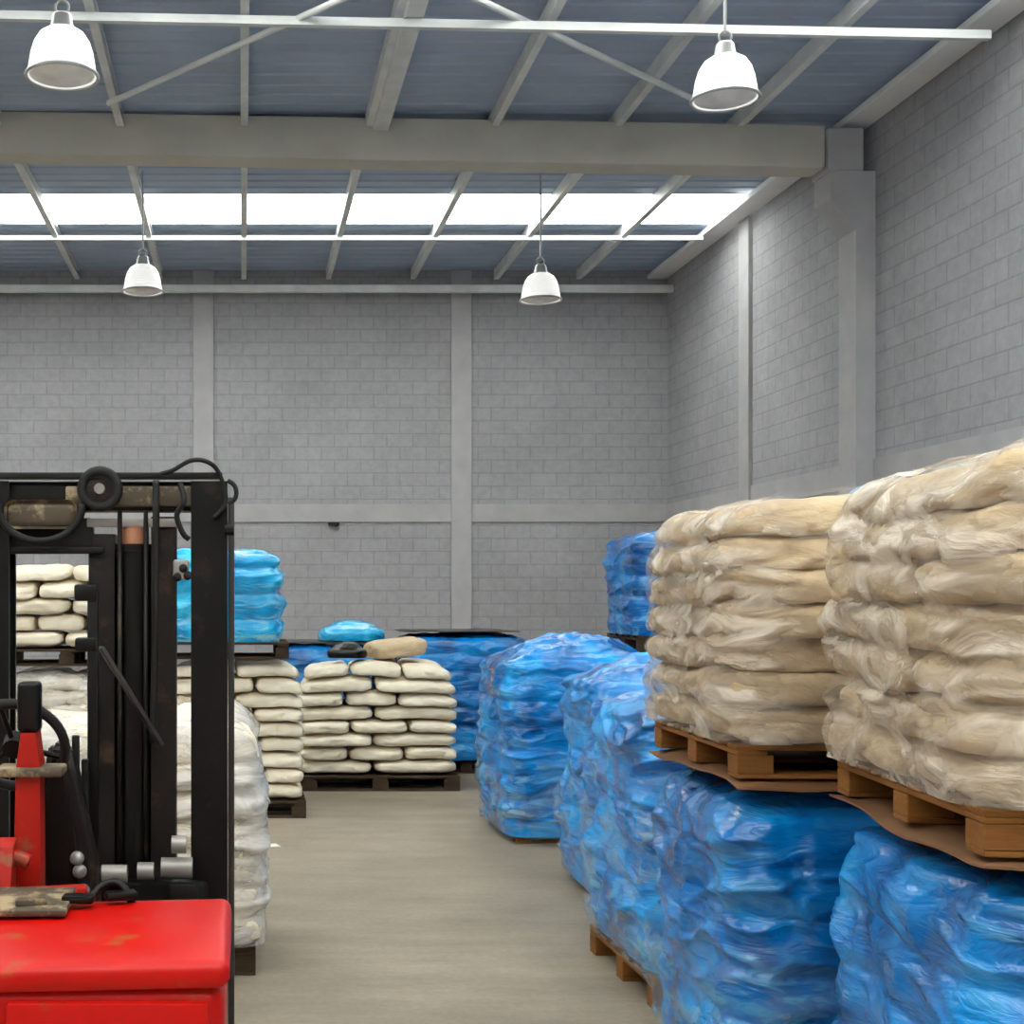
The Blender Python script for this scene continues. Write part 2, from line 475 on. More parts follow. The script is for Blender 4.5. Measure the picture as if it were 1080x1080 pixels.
# ------------------------------------------------------------------ pallets
def pallet_meshes():
    L, W = 1.2, 1.0
    deck = bmesh.new(); box(deck, (0, 0, 0), (L, .1, .02), bevel=.003, seg=1)
    blk = bmesh.new(); box(blk, (0, 0, 0), (.12, .1, .075), bevel=.003, seg=1)
    strg = bmesh.new(); box(strg, (0, 0, 0), (.1, W, .018), bevel=.003, seg=1)
    bot = bmesh.new(); box(bot, (0, 0, 0), (L, .1, .018), bevel=.003, seg=1)
    out = {}
    for n, b in (('deck_board', deck), ('block', blk), ('stringer_board', strg), ('bottom_board', bot)):
        for kk in ('wood', 'woodd'):
            me = bpy.data.meshes.new(n); b.to_mesh(me); me.materials.append(M[kk]); out[n, kk] = me
        b.free()
    return out
PM = pallet_meshes()
PH = .131
def pallet(loc, rz, label, mat='wood', sx=1, sy=1, group=None, sz=1):
    r = empty('wooden_pallet', loc, rz, label, 'pallet', group)
    r.scale = (sx, sy, sz)
    for y in (-.45, -.27, -.09, .09, .27, .45): obj('deck_board', PM['deck_board', mat], None, r, (0, y, .121))
    for x in (-.55, 0, .55): obj('stringer_board', PM['stringer_board', mat], None, r, (x, 0, .102))
    for x in (-.54, 0, .54):
        for y in (-.45, 0, .45): obj('block', PM['block', mat], None, r, (x, y, .0555))
    for y in (-.45, 0, .45): obj('bottom_board', PM['bottom_board', mat], None, r, (0, y, .009))
    return r

# ------------------------------------------------------------------ sacks
def sack_mesh(name, L, W, T, seed, mat, res=1.0, wr=1.0):
    """a filled woven sack lying flat: pillow sides, flattened sewn ends, slumped creases"""
    nx, ny, nz = int(26 * res), int(18 * res), int(7 * res)
    bm = bmesh.new()
    idx = {}
    def key(i, j, k): return (i, j, k)
    V = []; F = []
    def vid(i, j, k):
        q = (i, j, k)
        if q not in idx:
            idx[q] = len(V); V.append((2 * i / nx - 1, 2 * j / ny - 1, 2 * k / nz - 1))
        return idx[q]
    for i in range(nx):
        for j in range(ny):
            F.append((vid(i, j, nz), vid(i + 1, j, nz), vid(i + 1, j + 1, nz), vid(i, j + 1, nz)))
            F.append((vid(i, j, 0), vid(i, j + 1, 0), vid(i + 1, j + 1, 0), vid(i + 1, j, 0)))
    for i in range(nx):
        for k in range(nz):
            F.append((vid(i, 0, k), vid(i + 1, 0, k), vid(i + 1, 0, k + 1), vid(i, 0, k + 1)))
            F.append((vid(i, ny, k), vid(i, ny, k + 1), vid(i + 1, ny, k + 1), vid(i + 1, ny, k)))
    for j in range(ny):
        for k in range(nz):
            F.append((vid(0, j, k), vid(0, j, k + 1), vid(0, j + 1, k + 1), vid(0, j + 1, k)))
            F.append((vid(nx, j, k), vid(nx, j + 1, k), vid(nx, j + 1, k + 1), vid(nx, j, k + 1)))
    bm.free()
    V = np.array(V)
    p, q = 11.0, 5.0
    ax, ay, az = np.abs(V[:, 0]), np.abs(V[:, 1]), np.abs(V[:, 2])
    pl = (ax ** p + ay ** p) ** (1 / p)
    rad = (pl ** q + az ** q) ** (1 / q)
    V = V / rad[:, None]
    X = V * np.array([L / 2, W / 2, T / 2])
    ex = np.abs(V[:, 0]); ey = np.abs(V[:, 1])
    X[:, 2] *= 1 - .20 * ex ** 8 - .08 * ey ** 8           # thinner towards the ends
    X[:, 1] *= 1 - .05 * ex ** 6
    P = X * 1.0
    n1 = fbm(P * np.array([5, 5, 9]), seed * 11 + 1, 3)
    r1 = ridge(P * np.array([9, 7, 16]) + n1[:, None] * .5, seed * 11 + 5)
    side = np.clip((np.maximum(ex, ey) - .6) / .4, 0, 1)
    D = (-.018 * np.abs(n1) - .014 * r1 ** 3) * wr
    dirv = V * np.array([1, 1, .35]); dirv /= np.linalg.norm(dirv, axis=1)[:, None] + 1e-9
    X += dirv * (D * (.35 + .65 * side))[:, None]
    X[:, 2] += T * .13 * fbm(P * 3.3, seed * 3 + 2, 2) * side  # wavy edge line
    X[:, 2] = np.clip(X[:, 2], -T / 2, T / 2)
    return mesh_np(name, X, F, mat)

SACKS = {}
def sackset(L, W, T, mat, n=5, res=1.0, wr=1.0):
    k = (L, W, T, mat)
    if k not in SACKS: SACKS[k] = [sack_mesh('sack', L, W, T, 100 + len(SACKS) * 13 + i, M[mat], res, wr) for i in range(n)]
    return SACKS[k]


def slump(P, seed, hh, zb, amp, lean, taper, w, d):
    """continuous displacement of a whole stack (P in the stack's own axes, z from its base)"""
    u = np.clip((P[:, 2] - zb) / hh, 0, 1.15)
    q = P * np.array([1.9, 1.9, 1.5]) + seed * 5.3
    k = np.sin(np.clip(u, 0, 1) * PI / 2)
    Q = P.copy()
    Q[:, 2] += amp * k * fbm(q, seed + 70, 2) * 1.6
    edge = np.clip(np.maximum(np.abs(P[:, 0]) / (w / 2), np.abs(P[:, 1]) / (d / 2)), 0, 1.2)
    Q[:, 2] -= amp * .9 * k * edge ** 4                              # the edges sag
    t = np.clip((u - .62) / .38, 0, 1) ** 2
    Q[:, :2] *= (1 - taper * t)[:, None]
    Q[:, 0] += lean * fbm(q * .8 + 31, seed + 80, 2) * k
    Q[:, 1] += lean * fbm(q * .8 + 57, seed + 90, 2) * k
    return Q

def moulded(base, loc, rot, field, name='sack'):
    """copy a sack mesh, bend it by the stack's slump field; vertices stay relative to loc"""
    me = base.copy(); n = len(me.vertices); a = np.empty(n * 3); me.vertices.foreach_get('co', a); a = a.reshape(-1, 3)
    R = np.array(Matrix.Rotation(rot, 3, 'Z')); P = a @ R.T + np.array(loc)
    me.vertices.foreach_set('co', (field(P) - np.array(loc)).ravel()); me.update()
    return me

def layer_cells(li, w, d):
    """two-deep brick pattern: (x, y, size x, size y)"""
    a = w / 2, d * .42; b = w / 3, d * .58
    c = []
    if li % 2 == 0:
        for i in (-.5, .5): c.append((i * a[0], -d / 2 + a[1] / 2, a[0], a[1]))
        for i in (-1, 0, 1): c.append((i * b[0], d / 2 - b[1] / 2, b[0], b[1]))
    else:
        for i in (-1, 0, 1): c.append((i * b[0], -d / 2 + b[1] / 2, b[0], b[1]))
        for i in (-.5, .5): c.append((i * a[0], d / 2 - a[1] / 2, a[0], a[1]))
    return c

# ------------------------------------------------------------------ film-wrapped loads
def wrap_mesh(name, w, d, h, seed, mat, N=220, nz=80, lay=.16, bul=.03, lump=.03, wrk=.02, dome=.05, r=.14, open_top=None, z0=0., grow=0., tilt=.6, toprnd=.13, pinch=.015, film_fn=None, base_film=1.0):
    w2, d2 = w / 2 + grow, d / 2 + grow
    # perimeter of a rounded rectangle
    segs = []
    per = []
    for (cx, cy, a0) in ((w2 - r, d2 - r, 0), (-w2 + r, d2 - r, PI / 2), (-w2 + r, -d2 + r, PI), (w2 - r, -d2 + r, 1.5 * PI)):
        for k in range(17):
            a = a0 + PI / 2 * k / 16; per.append((cx + r * math.cos(a), cy + r * math.sin(a), math.cos(a), math.sin(a)))
    per = np.array(per); nx_ = np.vstack([per[1:], per[:1]])
    sl = np.hypot(*(nx_ - per)[:, :2].T); cum = np.concatenate([[0], np.cumsum(sl)]); tot = cum[-1]
    full = np.vstack([per, per[:1]])
    tt = np.linspace(0, tot, N, endpoint=False)
    R = np.stack([np.interp(tt, cum, full[:, i]) for i in range(4)], 1)
    R[:, 2:] /= np.hypot(R[:, 2], R[:, 3])[:, None]
    V = []; T = []; Nn = []; kindv = []
    for k in range(nz + 1):
        z = z0 + (h - z0) * k / nz
        ins = 0.
        if z > h - toprnd:
            u = (z - (h - toprnd)) / toprnd; ins = toprnd * .8 * (1 - math.sqrt(max(0, 1 - u * u)))
        if z < z0 + .10: ins += pinch * (1 - (z - z0) / .10) ** 2
        V.append(np.stack([R[:, 0] - R[:, 2] * ins, R[:, 1] - R[:, 3] * ins, np.full(N, z)], 1))
        Nn.append(np.stack([R[:, 2], R[:, 3], np.full(N, 0.)], 1)); kindv.append(np.zeros(N))
    base = V[-1]; nk = max(10, nz // 3)
    stop = nk if open_top is None else int(nk * open_top)
    for k in range(1, stop + 1):
        s = 1 - k / nk
        s = max(s, 1e-3)
        V.append(np.stack([base[:, 0] * s, base[:, 1] * s, np.full(N, h + dome * (1 - s ** 2.2))], 1))
        Nn.append(np.stack([R[:, 2] * 0, R[:, 3] * 0, np.ones(N)], 1)); kindv.append(np.full(N, 1 - s))
    nr = len(V)
    V = np.concatenate(V); Nn = np.concatenate(Nn); top = np.concatenate(kindv)
    hz = V[:, 2]
    P = V + seed * 3.7
    big = fbm(P * 2.6, seed, 2)
    # bulging layers of sacks beneath the film, their line wobbling around the load
    wob = fbm(P * np.array([1.6, 1.6, .8]), seed + 9, 2) * .05
    lb = np.abs(np.sin((hz + wob) / lay * PI)) ** .7
    d1 = bul * (lb - .6) * (1 - np.clip(top * 3, 0, 1))
    tl = (P[:, 0] + P[:, 1]) * tilt
    q = np.stack([P[:, 0] * 2.2, P[:, 1] * 2.2, P[:, 2] * 7 + tl * 1.2], 1) + big[:, None] * .8
    r1 = ridge(q, seed + 21)
    q2 = np.stack([P[:, 0] * 6, P[:, 1] * 6, P[:, 2] * 13 - tl * 5], 1) + r1[:, None] * .6
    r2 = ridge(q2, seed + 33)
    crn = np.clip(np.abs(V[:, 0]) / w2 + np.abs(V[:, 1]) / d2 - 1.45, 0, 1) * 2
    disp = lump * big + d1 + wrk * ((r1 ** 2.5 - .3) + .6 * (r2 ** 2 - .35)) * (1 + .4 * crn)
    low = np.clip((hz - z0) / .22, 0, 1); disp = np.where(low < 1, np.maximum(disp, -.03) * (.2 + .8 * low), disp)
    V = V + Nn * disp[:, None]
    V[:, 2] += np.where(top > 0, lump * .9 * fbm(P * 5, seed + 4, 3) * np.clip(top * 4, 0, 1), 0)
    if film_fn is not None: film = film_fn(V, hz, crn, r1, h)
    else: film = np.full(len(V), base_film)
    F = []
    for k in range(nr - 1):
        for i in range(N):
            j = (i + 1) % N
            F.append((k * N + i, k * N + j, (k + 1) * N + j, (k + 1) * N + i))
    return mesh_np(name, V, F, mat, np.clip(film, 0, 1))

def blue_film(V, hz, crn, r1, h):
    lowz = np.clip((.55 - hz / h) * 2.2, 0, 1)
    return .12 + .75 * lowz * (.4 + .6 * r1) + .5 * np.clip(crn, 0, 1)

GB = 'blue film-wrapped pallet loads'
def blue_load(loc, rz, w, d, h, seed, label, mat='blue', near=True, group=GB, skirt=True, lay=.17, dome=.05, lump=.03, wrk=.02, tilt=.6, bul=.02, z0=0., sk=.52):
    r = empty('wrapped_load', loc, rz, label, 'wrapped load', group)
    N, nz = (340, 130) if near else (200, 70)
    obj('blue_wrap', wrap_mesh('blue_wrap', w, d, h, seed, M[mat], N, nz, lay, bul, lump, wrk, dome, film_fn=blue_film, tilt=tilt, z0=z0), None, r)
    if skirt:
        obj('clear_film_band', wrap_mesh('clear_film_band', w, d, h * sk, seed + 50, M['skirt'], N, int(nz * .6), lay, .02, .03, .026, 0, open_top=0., grow=.02, toprnd=.02, z0=z0 - .01,
            film_fn=lambda V, hz, crn, r1, hh: np.clip((hh - hz) / .25, 0, 1) * (.45 + .5 * crn) * (.3 + .7 * r1)), None, r)['label'] = 'cloudy clear film band'
    return r

# right row, standing on the floor along the aisle (each on its own pallet)
def stand(x, y, w, d, h, rz, seed, lab, plab, mat='blue', near=True, ps=1.36, z0=None, **kw):
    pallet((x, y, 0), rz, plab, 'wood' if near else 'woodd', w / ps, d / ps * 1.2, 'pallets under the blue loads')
    return blue_load((x, y, PH + .002), rz, w, d, h - PH, seed, lab, mat, near, z0=z0 if z0 is not None else (-.085 if near else 0.), **kw)

YAW = -.118
def rowspot(x0, y0, w, d, rz):      # front-left corner -> centre
    c, s = math.cos(rz), math.sin(rz)
    return x0 + c * w / 2 - s * d / 2, y0 + s * w / 2 + c * d / 2

XE, YE = rowspot(1.66, 3.02, 1.2, 1.06, YAW)
XD, YD = rowspot(1.57, 4.34, 1.24, 1.0, -.03)
ZB = 1.10            # top of the near blue loads
stand(XE, YE, 1.2, 1.06, ZB - .075, YAW, 3, 'deep blue wrapped load nearest the camera under the biggest beige sack stack', 'wooden pallet under the nearest deep blue load', 'blued', True, skirt=False, dome=.015, lump=.03, wrk=.026)
stand(XD, YD, 1.2, 1.0, ZB - .075, -.03, 11, 'blue wrapped load with grey shiny creases under the second beige sack stack', 'wooden pallet under the creased blue load with the second sack stack', 'blued', True, dome=.015, lump=.032, wrk=.03)
stand(2.24, 6.00, 1.16, .98, 1.22, .02, 23, 'blue load with cloudy clear film next past the beige stacks along the aisle', 'wooden pallet corner showing below the cloudy blue load', 'blue', True, wrk=.034, lump=.045, dome=.08, ps=1.24, z0=.012, sk=.86)
stand(2.50, 7.75, 1.14, 1.0, 1.24, -.03, 31, 'bright blue wrapped load half way along the right side of the aisle', 'wooden pallet under the half way blue load', 'blue', True, wrk=.03, lump=.045, dome=.1, skirt=True)
stand(2.40, 9.75, 1.18, 1.05, 1.27, .02, 41, 'bright blue wrapped load at the far right of the aisle with lumpy top', 'wooden pallet under the lumpy far right blue load', 'blue', True, wrk=.025, lump=.05, dome=.13)
stand(2.16, 13.4, 1.2, 1.0, 1.32, 0, 47, 'deep blue load behind right of the white stack closing the aisle', 'dark pallet under the deep blue load behind the white stack', 'blued', False, skirt=False, dome=.02, lump=.012)
stand(.92, 13.5, 1.1, 1.0, 1.22, 0, 53, 'blue load behind left of the white stack with pale blue bundle on top', 'dark pallet under the blue load with the pale bundle on top', 'blued', False, skirt=False, dome=.0, lump=.02)
# second row against the side wall
stand(3.70, 11.1, 1.2, 1.0, 1.22, 0, 59, 'lower blue load behind the second beige stack, carrying another blue load', 'dark pallet under the lower blue load of the second row', 'blued', False, skirt=False, dome=0, lump=.015)
stand(3.62, 6.35, 1.15, 1.0, 1.22, 0, 61, 'lower blue load by the side wall behind the nearest beige stack', 'dark pallet under the lower blue load by the side wall', 'blued', False, skirt=False, dome=0, lump=.015)
pallet((3.72, 11.1, 1.265), 0, 'pallet raised on the second row under the upper blue load', 'woodd', .97, .96)
blue_load((3.72, 11.1, 1.265 + PH), 0, 1.22, 1.0, .80, 67, 'upper blue load peeking out left of the second beige stack', 'blued', False, skirt=False)
pallet((3.62, 6.35, 1.265), 0, 'pallet raised by the side wall under the upper blue load', 'woodd', .93, .96)
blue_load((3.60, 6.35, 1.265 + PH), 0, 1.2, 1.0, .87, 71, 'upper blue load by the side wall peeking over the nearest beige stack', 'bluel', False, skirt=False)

# pale bundle and dark slip sheets on the far loads
def bundle(name, loc, sx, sy, sz, seed, mat, label, cat):
    me = wrap_mesh(name, sx, sy, sz, seed, M[mat], 120, 24, .3, .01, .03, .02, sz * .5, r=min(sx, sy) * .4, toprnd=sz * .8, film_fn=lambda V, hz, crn, r1, h: .5 + .4 * r1)
    o = obj(name, me, None, None, loc); return tag(o, label, cat)
def slip(x, y, z, w, d, rz, label, mat='blacksheet_gap', amp=.01, seed=1, rx=0):
    n, m = 40, 30; V = []; F = []
    g = np.array([((i / n - .5) * w, (j / m - .5) * d, 0) for j in range(m + 1) for i in range(n + 1)])
    nz_ = fbm(g * np.array([3, 3, 1]) + seed * 5, seed, 2) * amp
    e = np.clip((np.maximum(np.abs(g[:, 0]) / (w / 2), np.abs(g[:, 1]) / (d / 2)) - .86) / .14, 0, 1)
    top = g.copy(); top[:, 2] = nz_ * e - e * amp * .6 + .006; bot = top.copy(); bot[:, 2] -= .006
    V = np.concatenate([top, bot]); K = len(top); id_ = lambda i, j: j * (n + 1) + i
    for j in range(m):
        for i in range(n):
            F.append((id_(i, j), id_(i + 1, j), id_(i + 1, j + 1), id_(i, j + 1)))
            F.append((K + id_(i, j), K + id_(i, j + 1), K + id_(i + 1, j + 1), K + id_(i + 1, j)))
    rim = [id_(i, 0) for i in range(n)] + [id_(n, j) for j in range(m)] + [id_(i, m) for i in range(n, 0, -1)] + [id_(0, j) for j in range(m, 0, -1)]
    for a, b in zip(rim, rim[1:] + rim[:1]): F.append((a, K + a, K + b, b))
    o = obj('slip_sheet', mesh_np('slip_sheet', V, F, M[mat], smooth=False), None, None, (x, y, z), (rx, 0, rz))
    return tag(o, label, 'sheet')
slip(.92, 13.5, 1.262, 1.02, .90, .01, 'dark sheet on the blue load left behind the white stack')
slip(2.12, 13.4, 1.372, 1.12, .90, -.02, 'dark sheet on the deep blue load right behind the white stack')
bundle('plastic_bundle', (1.08, 13.4, 1.275), .66, .6, .13, 5, 'bluel', 'pale blue plastic bundle on the dark sheet behind the white stack', 'bundle')

# ------------------------------------------------------------------ wrapped beige sack stacks on the near blue loads
def clear_aisle(V, hz, crn, r1, h):
    side = np.clip((-V[:, 0] - .38) / .2, 0, 1)          # more turns of film round the aisle face
    return np.clip(.16 + .75 * side + .35 * r1 * np.clip(crn, 0, 1), 0, 1)
def clear_heavy(V, hz, crn, r1, h):
    side = np.clip((-V[:, 0] - .25) / .2, 0, 1)
    return np.clip(.52 + .45 * side + .2 * r1, 0, 1)
def sack_load(loc, rz, w, d, layers, T, seed, label, matname, film, ffn, res=1.5, group='wrapped sack stacks', N=320, nz=90, wr=1.0, amp=.035, taper=.09):
    r = empty('wrapped_sack_stack', loc, rz, label, 'sack stack', group)
    rr = random.Random(seed); hh = layers * T
    fld = lambda P: slump(P, seed, hh, 0, amp, .03, taper, w, d)
    for li in range(layers):
        for (x, y, sx, sy) in layer_cells(li, w, d):
            ms = sackset(round(sx + .03, 3), round(sy + .03, 3), T + .012, matname, 6, res, wr)
            p = (x + rr.uniform(-.02, .02), y + rr.uniform(-.02, .02), li * T + T / 2 + .006)
            obj('sack', moulded(rr.choice(ms), p, rr.uniform(-.04, .04) + rr.choice((0, PI)), fld), None, r, p)
    fm = wrap_mesh('clear_film', w, d, hh + .012, seed + 5, M[film], N, nz, T, .022, .014, .022, .03, r=.13, grow=.034, open_top=.35, z0=.006, toprnd=.10, pinch=0, film_fn=ffn)
    n = len(fm.vertices); a = np.empty(n * 3); fm.vertices.foreach_get('co', a); a = a.reshape(-1, 3)
    fm.vertices.foreach_set('co', fld(a).ravel()); fm.update()
    obj('clear_film', fm, None, r)
    return r

PZ = ZB + .012
card_group = None
slip(XE + .01, YE, ZB + .004, 1.22, 1.10, YAW, 'brown card sheet with pale edge under the nearest beige stack pallet', 'card', .025, 3)
slip(XD + .01, YD, ZB + .004, 1.22, 1.04, -.03, 'brown card sheet with pale edge under the second beige stack pallet', 'card', .025, 7)
pallet((XE, YE, PZ), YAW, 'raised wooden pallet under the beige stack at the right edge', 'wood', .98, 1.03, None, .82)
pallet((XD, YD, PZ), -.03, 'raised wooden pallet under the second beige stack', 'wood', .98, .97, None, .82)
sack_load((XE, YE, PZ + PH * .82 + .002), YAW, 1.2, 1.06, 7, .120, 5, 'beige sack stack under cloudy film, nearest and cut off by the right edge', 'sack', 'clear', clear_heavy)
sack_load((XD, YD, PZ + PH * .82 + .002), -.03, 1.2, 1.0, 7, .115, 9, 'beige sack stack on blue load with clean sack layers facing the camera', 'sack', 'clear', clear_aisle)

# ------------------------------------------------------------------ loose white sacks: stacks at the end and left of the aisle
NAMES3 = {3: ('left', 'middle', 'right'), 2: ('left', 'right')}
ORD = ['bottom', 'second', 'third', 'fourth', 'fifth', 'sixth', 'seventh', 'eighth', 'ninth', 'tenth']
def white_stack(x, y, z, w, d, layers, T, seed, where, group, topname='top'):
    rr = random.Random(seed); hh = layers * T
    fld = lambda P: slump(P, seed, hh, 0, .03, .04, .10, w, d)
    for li in range(layers):
        n = 3 if li % 2 else 2
        cut = [-w / 2] + [-w / 2 + w * k / n + rr.uniform(-.06, .06) for k in range(1, n)] + [w / 2]
        for i in range(n):
            sw = cut[i + 1] - cut[i]
            ms = sack_mesh('sack', sw - .003, d, T - .003, seed * 200 + li * 5 + i, M['sackw'], 1.0, 1.2)
            p = ((cut[i] + cut[i + 1]) / 2 + 0, rr.uniform(-.02, .02), (li + .5) * T + .004)
            o = obj('sack', moulded(ms, p, 0, fld), None, None, (x + p[0], y + p[1], z + p[2]))
            lay = topname if li == layers - 1 else ORD[li]
            tag(o, 'white sack, %s end of the %s layer, %s' % (NAMES3[n][i], lay, where) if NAMES3[n][i] != 'middle' else 'white sack in the middle of the %s layer, %s' % (lay, where), 'sack', group)

# stack closing the aisle
pallet((1.21, 12.2, 0), 0, 'dark low pallet under the white sack stack closing the aisle', 'woodd', 1.16, .85)
white_stack(1.20, 12.2, PH + .002, 1.40, .80, 8, .123, 1, 'stack closing the aisle', 'white sacks of the stack closing the aisle')
# beige sack slumped over the top right, black lump put in for the shaded gap beside it
hs = obj('sack', sack_mesh('sack', .52, .42, .17, 77, M['sack'], 1.2, 1.3), None, None, (1.38, 12.2, PH + 8 * .123 + .125), (0, -.10, .2))
tag(hs, 'beige sack slumped on top of the white stack closing the aisle', 'sack')
bp = obj('dark_gap_lump', wrap_mesh('dark_gap_lump', .36, .3, .08, 9, M['blacksheet_gap'], 80, 14, .2, .01, .03, .02, .05, r=.12, toprnd=.06), None, None, (.93, 12.02, PH + 8 * .123 + .045))
tag(bp, 'black lump for the shaded gap on top of the white stack closing the aisle', 'dark gap')
# left row
pallet((-.07, 10.75, 0), 0, 'dark pallet under the white sacks left of the aisle end', 'woodd', .93, .82)
white_stack(-.07, 10.75, PH + .002, 1.08, .80, 9, .118, 2, 'stack beyond the forklift mast', 'white sacks of the stack beyond the forklift mast')
zt = PH + 9 * .118 + .03
pallet((-.16, 10.75, zt), 0, 'dark raised pallet on white sacks under the small blue load at left', 'woodd', .86, .82)
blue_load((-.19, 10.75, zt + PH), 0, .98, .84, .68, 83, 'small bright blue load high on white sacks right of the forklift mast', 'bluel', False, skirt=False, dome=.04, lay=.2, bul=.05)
# stack further left, two high
def film_white(V, hz, crn, r1, h): return np.clip(.45 + .4 * r1 + .3 * np.clip(crn, 0, 1), 0, 1)
pallet((-1.36, 10.75, 0), 0, 'dark pallet under the film-wrapped white stack behind the forklift console', 'woodd', .93, .78)
sack_load((-1.36, 10.75, PH + .002), 0, 1.14, .82, 8, .122, 21, 'lower film-wrapped white stack far behind the forklift console', 'sackw', 'clearw', film_white, 1.0, N=180, nz=60)
zt = PH + 8 * .122 + .062
pallet((-1.36, 10.75, zt), 0, 'dark raised pallet under the upper white sacks at the left edge', 'woodd', .95, .8)
white_stack(-1.36, 10.75, zt + PH + .002, 1.16, .80, 5, .128, 4, 'upper stack at the left edge', 'white sacks of the upper stack at the left edge', 'top')
# wrapped white stack straight behind the mast
pallet((-.50, 6.52, 0), 0, 'wooden pallet under the film-wrapped white stack just beyond the forklift mast', 'woodd', .93, .96)
sack_load((-.50, 6.52, PH + .002), 0, 1.14, 1.0, 7, .142, 25, 'white sack stack in milky film just beyond the forklift mast', 'sackw', 'clearw', film_white, 1.2, N=220, nz=80)

# ------------------------------------------------------------------ forklift
fk = empty('forklift', (-.49, 4.0, 0), 0, 'orange-red forklift seen from behind with black mast at the left edge', 'forklift')
def fp(name, bm, mat, smooth=.6, parent=None, label=None):
    o = obj(name, bm, M[mat], parent or fk, smooth=smooth)
    if parent is None: o.location = (.49, -4.0, 0)
    if label: o['label'] = label
    return o
# rear body / counterweight with rounded shoulders and sloping hood
bm = bmesh.new()
box(bm, (-.5025, 3.45, .47), (.92, .58, .64), None, .05, 4)
body = fp('counterweight', bm, 'red', .5)
bm = bmesh.new()
prism(bm, [(3.150, .775), (3.145, .785), (3.145, .812), (3.149, .824), (3.158, .832), (3.172, .837), (3.64, .868), (3.70, .86), (3.74, .82), (3.74, .775)], 0, -.98, -.03)
bmesh.ops.bevel(bm, geom=[e for e in bm.edges if abs(e.verts[0].co.x - e.verts[1].co.x) < 1e-4], offset=.028, segments=4, profile=.5, affect='EDGES')
bm.transform(Matrix.Translation((-.5, 0, .80)) @ Matrix.Rotation(-.022, 4, 'Y') @ Matrix.Translation((.5, 0, -.80)))
fp('hood', bm, 'red', .75)
for k, (x0, x1) in enumerate(((-.93, -.575), (-.555, -.08))):
    fp('rear_panel', bxm(((x0 + x1) / 2, 3.155, .50), (x1 - x0, .02, .50), None, .008), 'red')
fp('hood_plate', bxm((-.66, 3.60, .885), (.40, .20, .018), Matrix.Rotation(.10, 3, 'X'), .005), 'plate', label='greasy plate on the hood')
for i, (x, y, rz) in enumerate([(-.56, 3.56, .2), (-.44, 3.60, -.1), (-.33, 3.64, .3)]):
    fp('hood_latch', bxm((x, y, .893), (.085, .05, .022), Matrix.Rotation(rz, 3, 'Z'), .006), 'black' if i else 'plate')
bm = bmesh.new(); tube(bm, spline([(-.41, 3.66, .885), (-.385, 3.67, .91), (-.35, 3.67, .922), (-.32, 3.66, .905), (-.30, 3.65, .865)]), .011)
fp('lifting_handle', bm, 'black', True)
# chassis, floor, drive wheels
fp('chassis', bxm((-.49, 4.22, .34), (.80, .96, .42), None, .02), 'black')
fp('floor_plate', bxm((-.49, 4.1, .56), (.74, .66, .02), None, .004), 'darkgrey')
for x in (-.84, -.145):
    w = fp('front_wheel', cylm((x - .07, 4.62, .23), (x + .07, 4.62, .23), .23, 36), 'rubber')
    c = obj('hub', cylm((x - .073, 4.62, .23), (x + .073, 4.62, .23), .11, 24), M['red'], w, smooth=.6)
w = fp('rear_wheel', cylm((-.59, 3.45, .17), (-.39, 3.45, .17), .17, 32), 'rubber')
# red tiller console at the left
bm = bmesh.new(); prism(bm, [(-.685, .56), (-.595, .56), (-.598, 1.20), (-.610, 1.30), (-.655, 1.30), (-.668, 1.20)], 1, 3.96, 4.06)
cons = fp('console_column', bm, 'redworn')
fp('console_head', bxm((-.634, 4.0, 1.375), (.066, .08, .15), None, .014, 3), 'black', label='dark lever head on the red column')
fp('console_collar', bxm((-.63, 4.0, 1.185), (.20, .13, .028), None, .008), 'plate', label='dusty collar around the red column')
bm = bmesh.new(); prism(bm, [(3.78, .62), (3.92, .62), (3.92, 1.00), (3.86, .98), (3.80, .84)], 0, -.86, -.66); fp('console_cover', bm, 'redworn')
bm = bmesh.new(); tube(bm, spline([(-.78, 3.90, .90), (-.70, 3.90, .95), (-.62, 3.90, .93)]), .024); fp('hand_lever', bm, 'redworn', True)
# steering wheel
st = fp('steering_wheel', None, 'black') if False else None
bm = bmesh.new()
c0 = Vector((-.70, 4.12, 1.245)); tilt = Matrix.Rotation(-1.05, 3, 'X')
tube(bm, [c0 + tilt @ Vector((.155 * math.cos(2 * PI * k / 40), .155 * math.sin(2 * PI * k / 40), 0)) for k in range(40)], .016, 10, True)
sw = fp('steering_wheel', bm, 'rubber', True)
for a in (.3, 2.4, 4.5):
    obj('spoke', cylm(c0, c0 + tilt @ Vector((.15 * math.cos(a), .15 * math.sin(a), 0)), .009, 8), M['black'], sw, smooth=.6)
obj('hub', cylm(c0 - tilt @ Vector((0, 0, .02)), c0 + tilt @ Vector((0, 0, .03)), .035, 20), M['black'], sw, smooth=.6)
